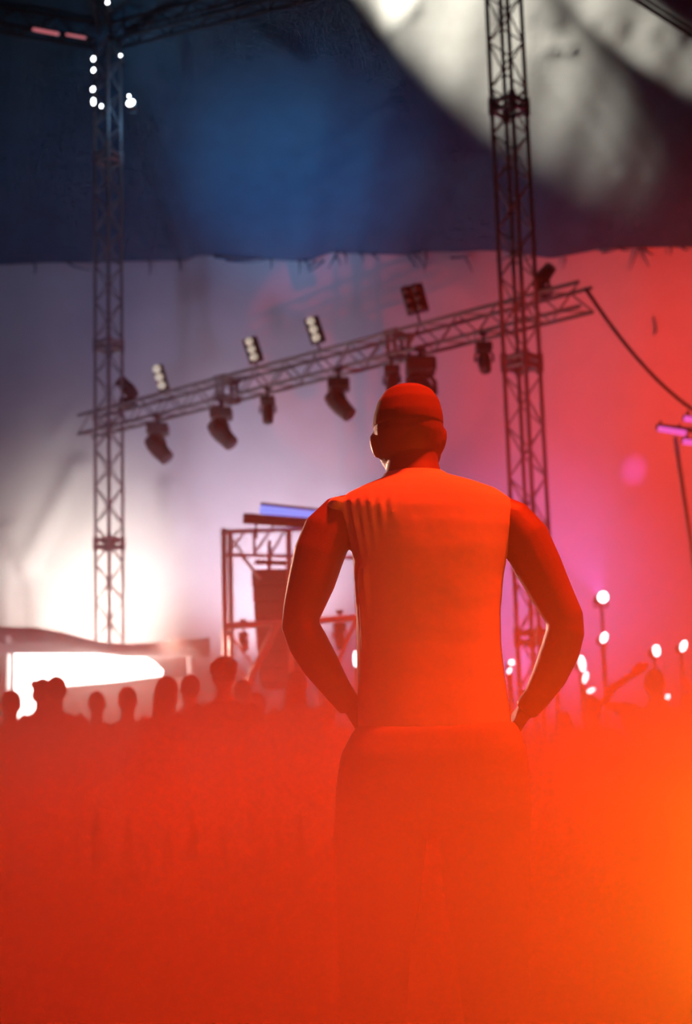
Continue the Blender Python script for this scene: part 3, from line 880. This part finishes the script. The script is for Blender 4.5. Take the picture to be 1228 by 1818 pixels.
# ---- crowd figures: three poses built once, then copied
def make_figure(pose):
    """1.75 m tall, feet at the origin, facing +Y"""
    bm = bmesh.new()
    head_shape(bm, (0, .02, 1.635), .075, .098, .115)
    add_loft(bm, [(0, .005, 1.58, .055, .058), (0, 0, 1.50, .056, .06), (0, 0, 1.455, .085, .075), (0, 0, 1.41, .165, .09), (0, 0, 1.34, .18, .105), (0, 0, 1.22, .165, .11), (0, 0, 1.05, .145, .10), (0, 0, .95, .16, .105), (0, 0, .85, .165, .11)], 22, 2.4)
    def arm(s, pts):
        add_tube(bm, [(s * x, y, z) for x, y, z, r in pts], [r for *_, r in pts], 12)
    down = [(.15, 0, 1.42, .05), (.195, 0, 1.38, .055), (.225, -.01, 1.25, .047), (.245, -.02, 1.12, .04), (.25, .02, .98, .036), (.25, .06, .88, .027)]
    bent = [(.15, 0, 1.42, .05), (.195, 0, 1.38, .055), (.23, -.02, 1.25, .047), (.25, -.03, 1.13, .04), (.20, .12, 1.10, .037), (.13, .26, 1.13, .027)]
    tohead = [(.15, 0, 1.42, .05), (.20, 0, 1.42, .053), (.30, .02, 1.46, .045), (.41, .04, 1.50, .04), (.33, .03, 1.62, .036), (.20, 0, 1.70, .027)]
    up = [(.15, 0, 1.42, .05), (.20, .03, 1.41, .053), (.24, .16, 1.46, .045), (.25, .27, 1.52, .04), (.21, .30, 1.66, .036), (.17, .31, 1.76, .027)]
    P_ = {'down': (down, down), 'bent': (down, bent), 'tohead': (tohead, down), 'up': (bent, up)}[pose]
    for s, pts in zip((-1, 1), P_):
        arm(s, pts)
        w = Vector((s * pts[-1][0], pts[-1][1], pts[-1][2])); w0 = Vector((s * pts[-2][0], pts[-2][1], pts[-2][2]))
        hand(bm, w, (w - w0), Vector((-s, 0, 0)), Vector((0, 1, .2)) if pts is down else Vector((0, .3, 1)), curl=.4, r=.010)
    body = blob('person', bm, .0095, M['skin2'], None, 2)
    parts = []
    bm = bmesh.new()
    add_loft(bm, [(0, 0, 1.465, .085, .07), (0, 0, 1.44, .135, .09), (0, 0, 1.405, .195, .105), (0, 0, 1.33, .20, .122), (0, 0, 1.2, .182, .125), (0, 0, 1.05, .165, .118), (0, 0, .90, .182, .125)], 22, 2.5)
    for s, pts in zip((-1, 1), P_):
        a, b, c = [Vector((s * q[0], q[1], q[2])) for q in pts[:3]]
        add_tube(bm, [a, b, b.lerp(c, .8)], [.06, .067, .062], 12)
    parts.append(blob('top', bm, .014, M['top_dark'], None, 2))
    bm = bmesh.new()
    add_loft(bm, [(0, 0, .95, .165, .115), (0, 0, .86, .178, .125), (0, 0, .78, .175, .12)], 22, 2.5)
    for s in (-1, 1):
        add_tube(bm, [(s * .085, 0, .86), (s * .095, 0, .6), (s * .10, .01, .42), (s * .105, 0, .08)], [.092, .082, .064, .052], 14)
    parts.append(blob('trousers', bm, .015, M['trousers'], None, 2))
    for s in (-1, 1):
        bm = bmesh.new()
        add_loft(bm, [(s * .105, 0, .10, .042, .05), (s * .105, .03, .06, .045, .10), (s * .105, .05, 0, .048, .135)], 14, 2.3)
        parts.append(from_bm('shoe', bm, M['top_dark'], None, True))
    return body, parts
def make_hair(style):
    bm = bmesh.new()
    if style == 'short':
        add_ball(bm, (0, .0, 1.665), (.084, .104, .098)); add_ball(bm, (0, -.05, 1.62), (.07, .055, .065))
    elif style == 'curly':
        random.seed(3)
        for k in range(40):
            a, e_ = random.uniform(0, 6.28), random.uniform(-.1, 1.5)
            add_ball(bm, (.085 * math.cos(a) * math.cos(e_), -.01 + .095 * math.sin(a) * math.cos(e_) - .02, 1.67 + .085 * math.sin(e_)), (.034, .034, .034), None, 8)
        add_ball(bm, (0, -.01, 1.67), (.085, .095, .09))
    elif style == 'bun':
        add_ball(bm, (0, 0, 1.665), (.083, .103, .096)); add_ball(bm, (0, -.115, 1.70), (.042, .042, .04)); add_ball(bm, (0, -.05, 1.61), (.07, .06, .07))
    else:
        add_ball(bm, (0, 0, 1.665), (.085, .104, .097))
        add_loft(bm, [(0, -.035, 1.70, .07, .07), (0, -.045, 1.60, .088, .07), (0, -.06, 1.48, .095, .055), (0, -.075, 1.36, .085, .04), (0, -.08, 1.28, .05, .02)], 18, 2.3)
    return blob('hair', bm, .011, M['hair'], None, 2)
FIG = {p: make_figure(p) for p in ('down', 'bent', 'tohead', 'up')}
HAIR = {s: make_hair(s) for s in ('short', 'curly', 'bun', 'long')}
def place(px, top, Y, rz, pose, hair, label, topm='top_dark', hairm='hair', skin='skin2', girth=1.0, lift=.0):
    """person whose head top shows at (px, top), standing on the ground at distance Y"""
    t = P(px, top, Y)
    s = (t.z) / 1.765
    body, parts = FIG[pose]
    r = body.copy(); COL.objects.link(r); r.data = r.data
    r.location = (t.x, Y, 0); r.rotation_euler = (0, 0, rz); r.scale = (s * girth, s * girth, s)
    tag(r, label, 'person', 'crowd in front of the stage')
    r.material_slots[0].link = 'OBJECT'; r.material_slots[0].material = M[skin]
    for p_ in parts + [HAIR[hair]]:
        c = p_.copy(); COL.objects.link(c); c.parent = r
        if p_.name.startswith('top'):
            c.material_slots[0].link = 'OBJECT'; c.material_slots[0].material = M[topm]
        if p_.name.startswith('hair'):
            c.material_slots[0].link = 'OBJECT'; c.material_slots[0].material = M[hairm]
    return r
CROWD = [
    (397, 1170, 9.6, .15, 'bent', 'curly', 'person with full dark hair before the scaffold, clearest head in the crowd', 'top_dark', 'hair'),
    (430, 1205, 12.5, -.3, 'down', 'short', 'person just behind the right shoulder of the full-haired one', 'top_dark', 'hair'),
    (456, 1228, 12.0, .2, 'down', 'short', 'shorter person right of the full-haired one', 'top_grey', 'hair2'),
    (526, 1188, 11.0, -.2, 'down', 'long', 'long-haired person standing close to the man\'s left forearm', 'top_dark', 'hair'),
    (338, 1196, 11.5, .35, 'down', 'short', 'person standing left of the full-haired one', 'top_grey', 'hair'),
    (296, 1199, 10.0, -.3, 'bent', 'long', 'long-haired person standing at the right end of the glowing bar panel', 'top_dark', 'hair2'),
    (100, 1199, 11.0, .3, 'down', 'short', 'person standing dark against the left half of the glowing panel', 'top_grey', 'hair'),
    (76, 1203, 12.2, -.4, 'down', 'bun', 'person with a hair bun close against the left half of the panel', 'top_dark', 'hair'),
    (20, 1224, 10.5, .4, 'down', 'short', 'person at the far left picture edge by the panel', 'top_dark', 'hair'),
    (172, 1226, 12.9, .1, 'bent', 'short', 'person below the middle of the glowing bar panel', 'top_pale', 'hair2'),
    (226, 1218, 11.2, -.1, 'down', 'short', 'person below the right half of the glowing bar panel', 'top_grey', 'hair'),
    (1160, 1186, 10.0, -.1, 'tohead', 'short', 'person on the right with one hand raised to the head', 'top_dark', 'hair'),
    (1052, 1236, 11.5, .2, 'down', 'short', 'person right of the man\'s right elbow, below the purple glow', 'top_dark', 'hair'),
    (1116, 1256, 11.0, -.2, 'down', 'bun', 'short person below the raised elbow on the right', 'top_dark', 'hair'),
    (1226, 1232, 10.5, .2, 'up', 'curly', 'person with a lifted arm cut by the right picture edge', 'top_dark', 'hair'),
    (583, 1236, 12.0, 0, 'down', 'short', 'person half hidden behind the man\'s left forearm', 'top_grey', 'hair'),
    (1000, 1262, 12.0, .1, 'down', 'long', 'person half hidden behind the man\'s right forearm', 'top_grey', 'hair2'),
]
for c in CROWD:
    place(*c)
for body, parts in FIG.values():
    for o in [body] + parts: bpy.data.objects.remove(o)
for o in HAIR.values(): bpy.data.objects.remove(o)
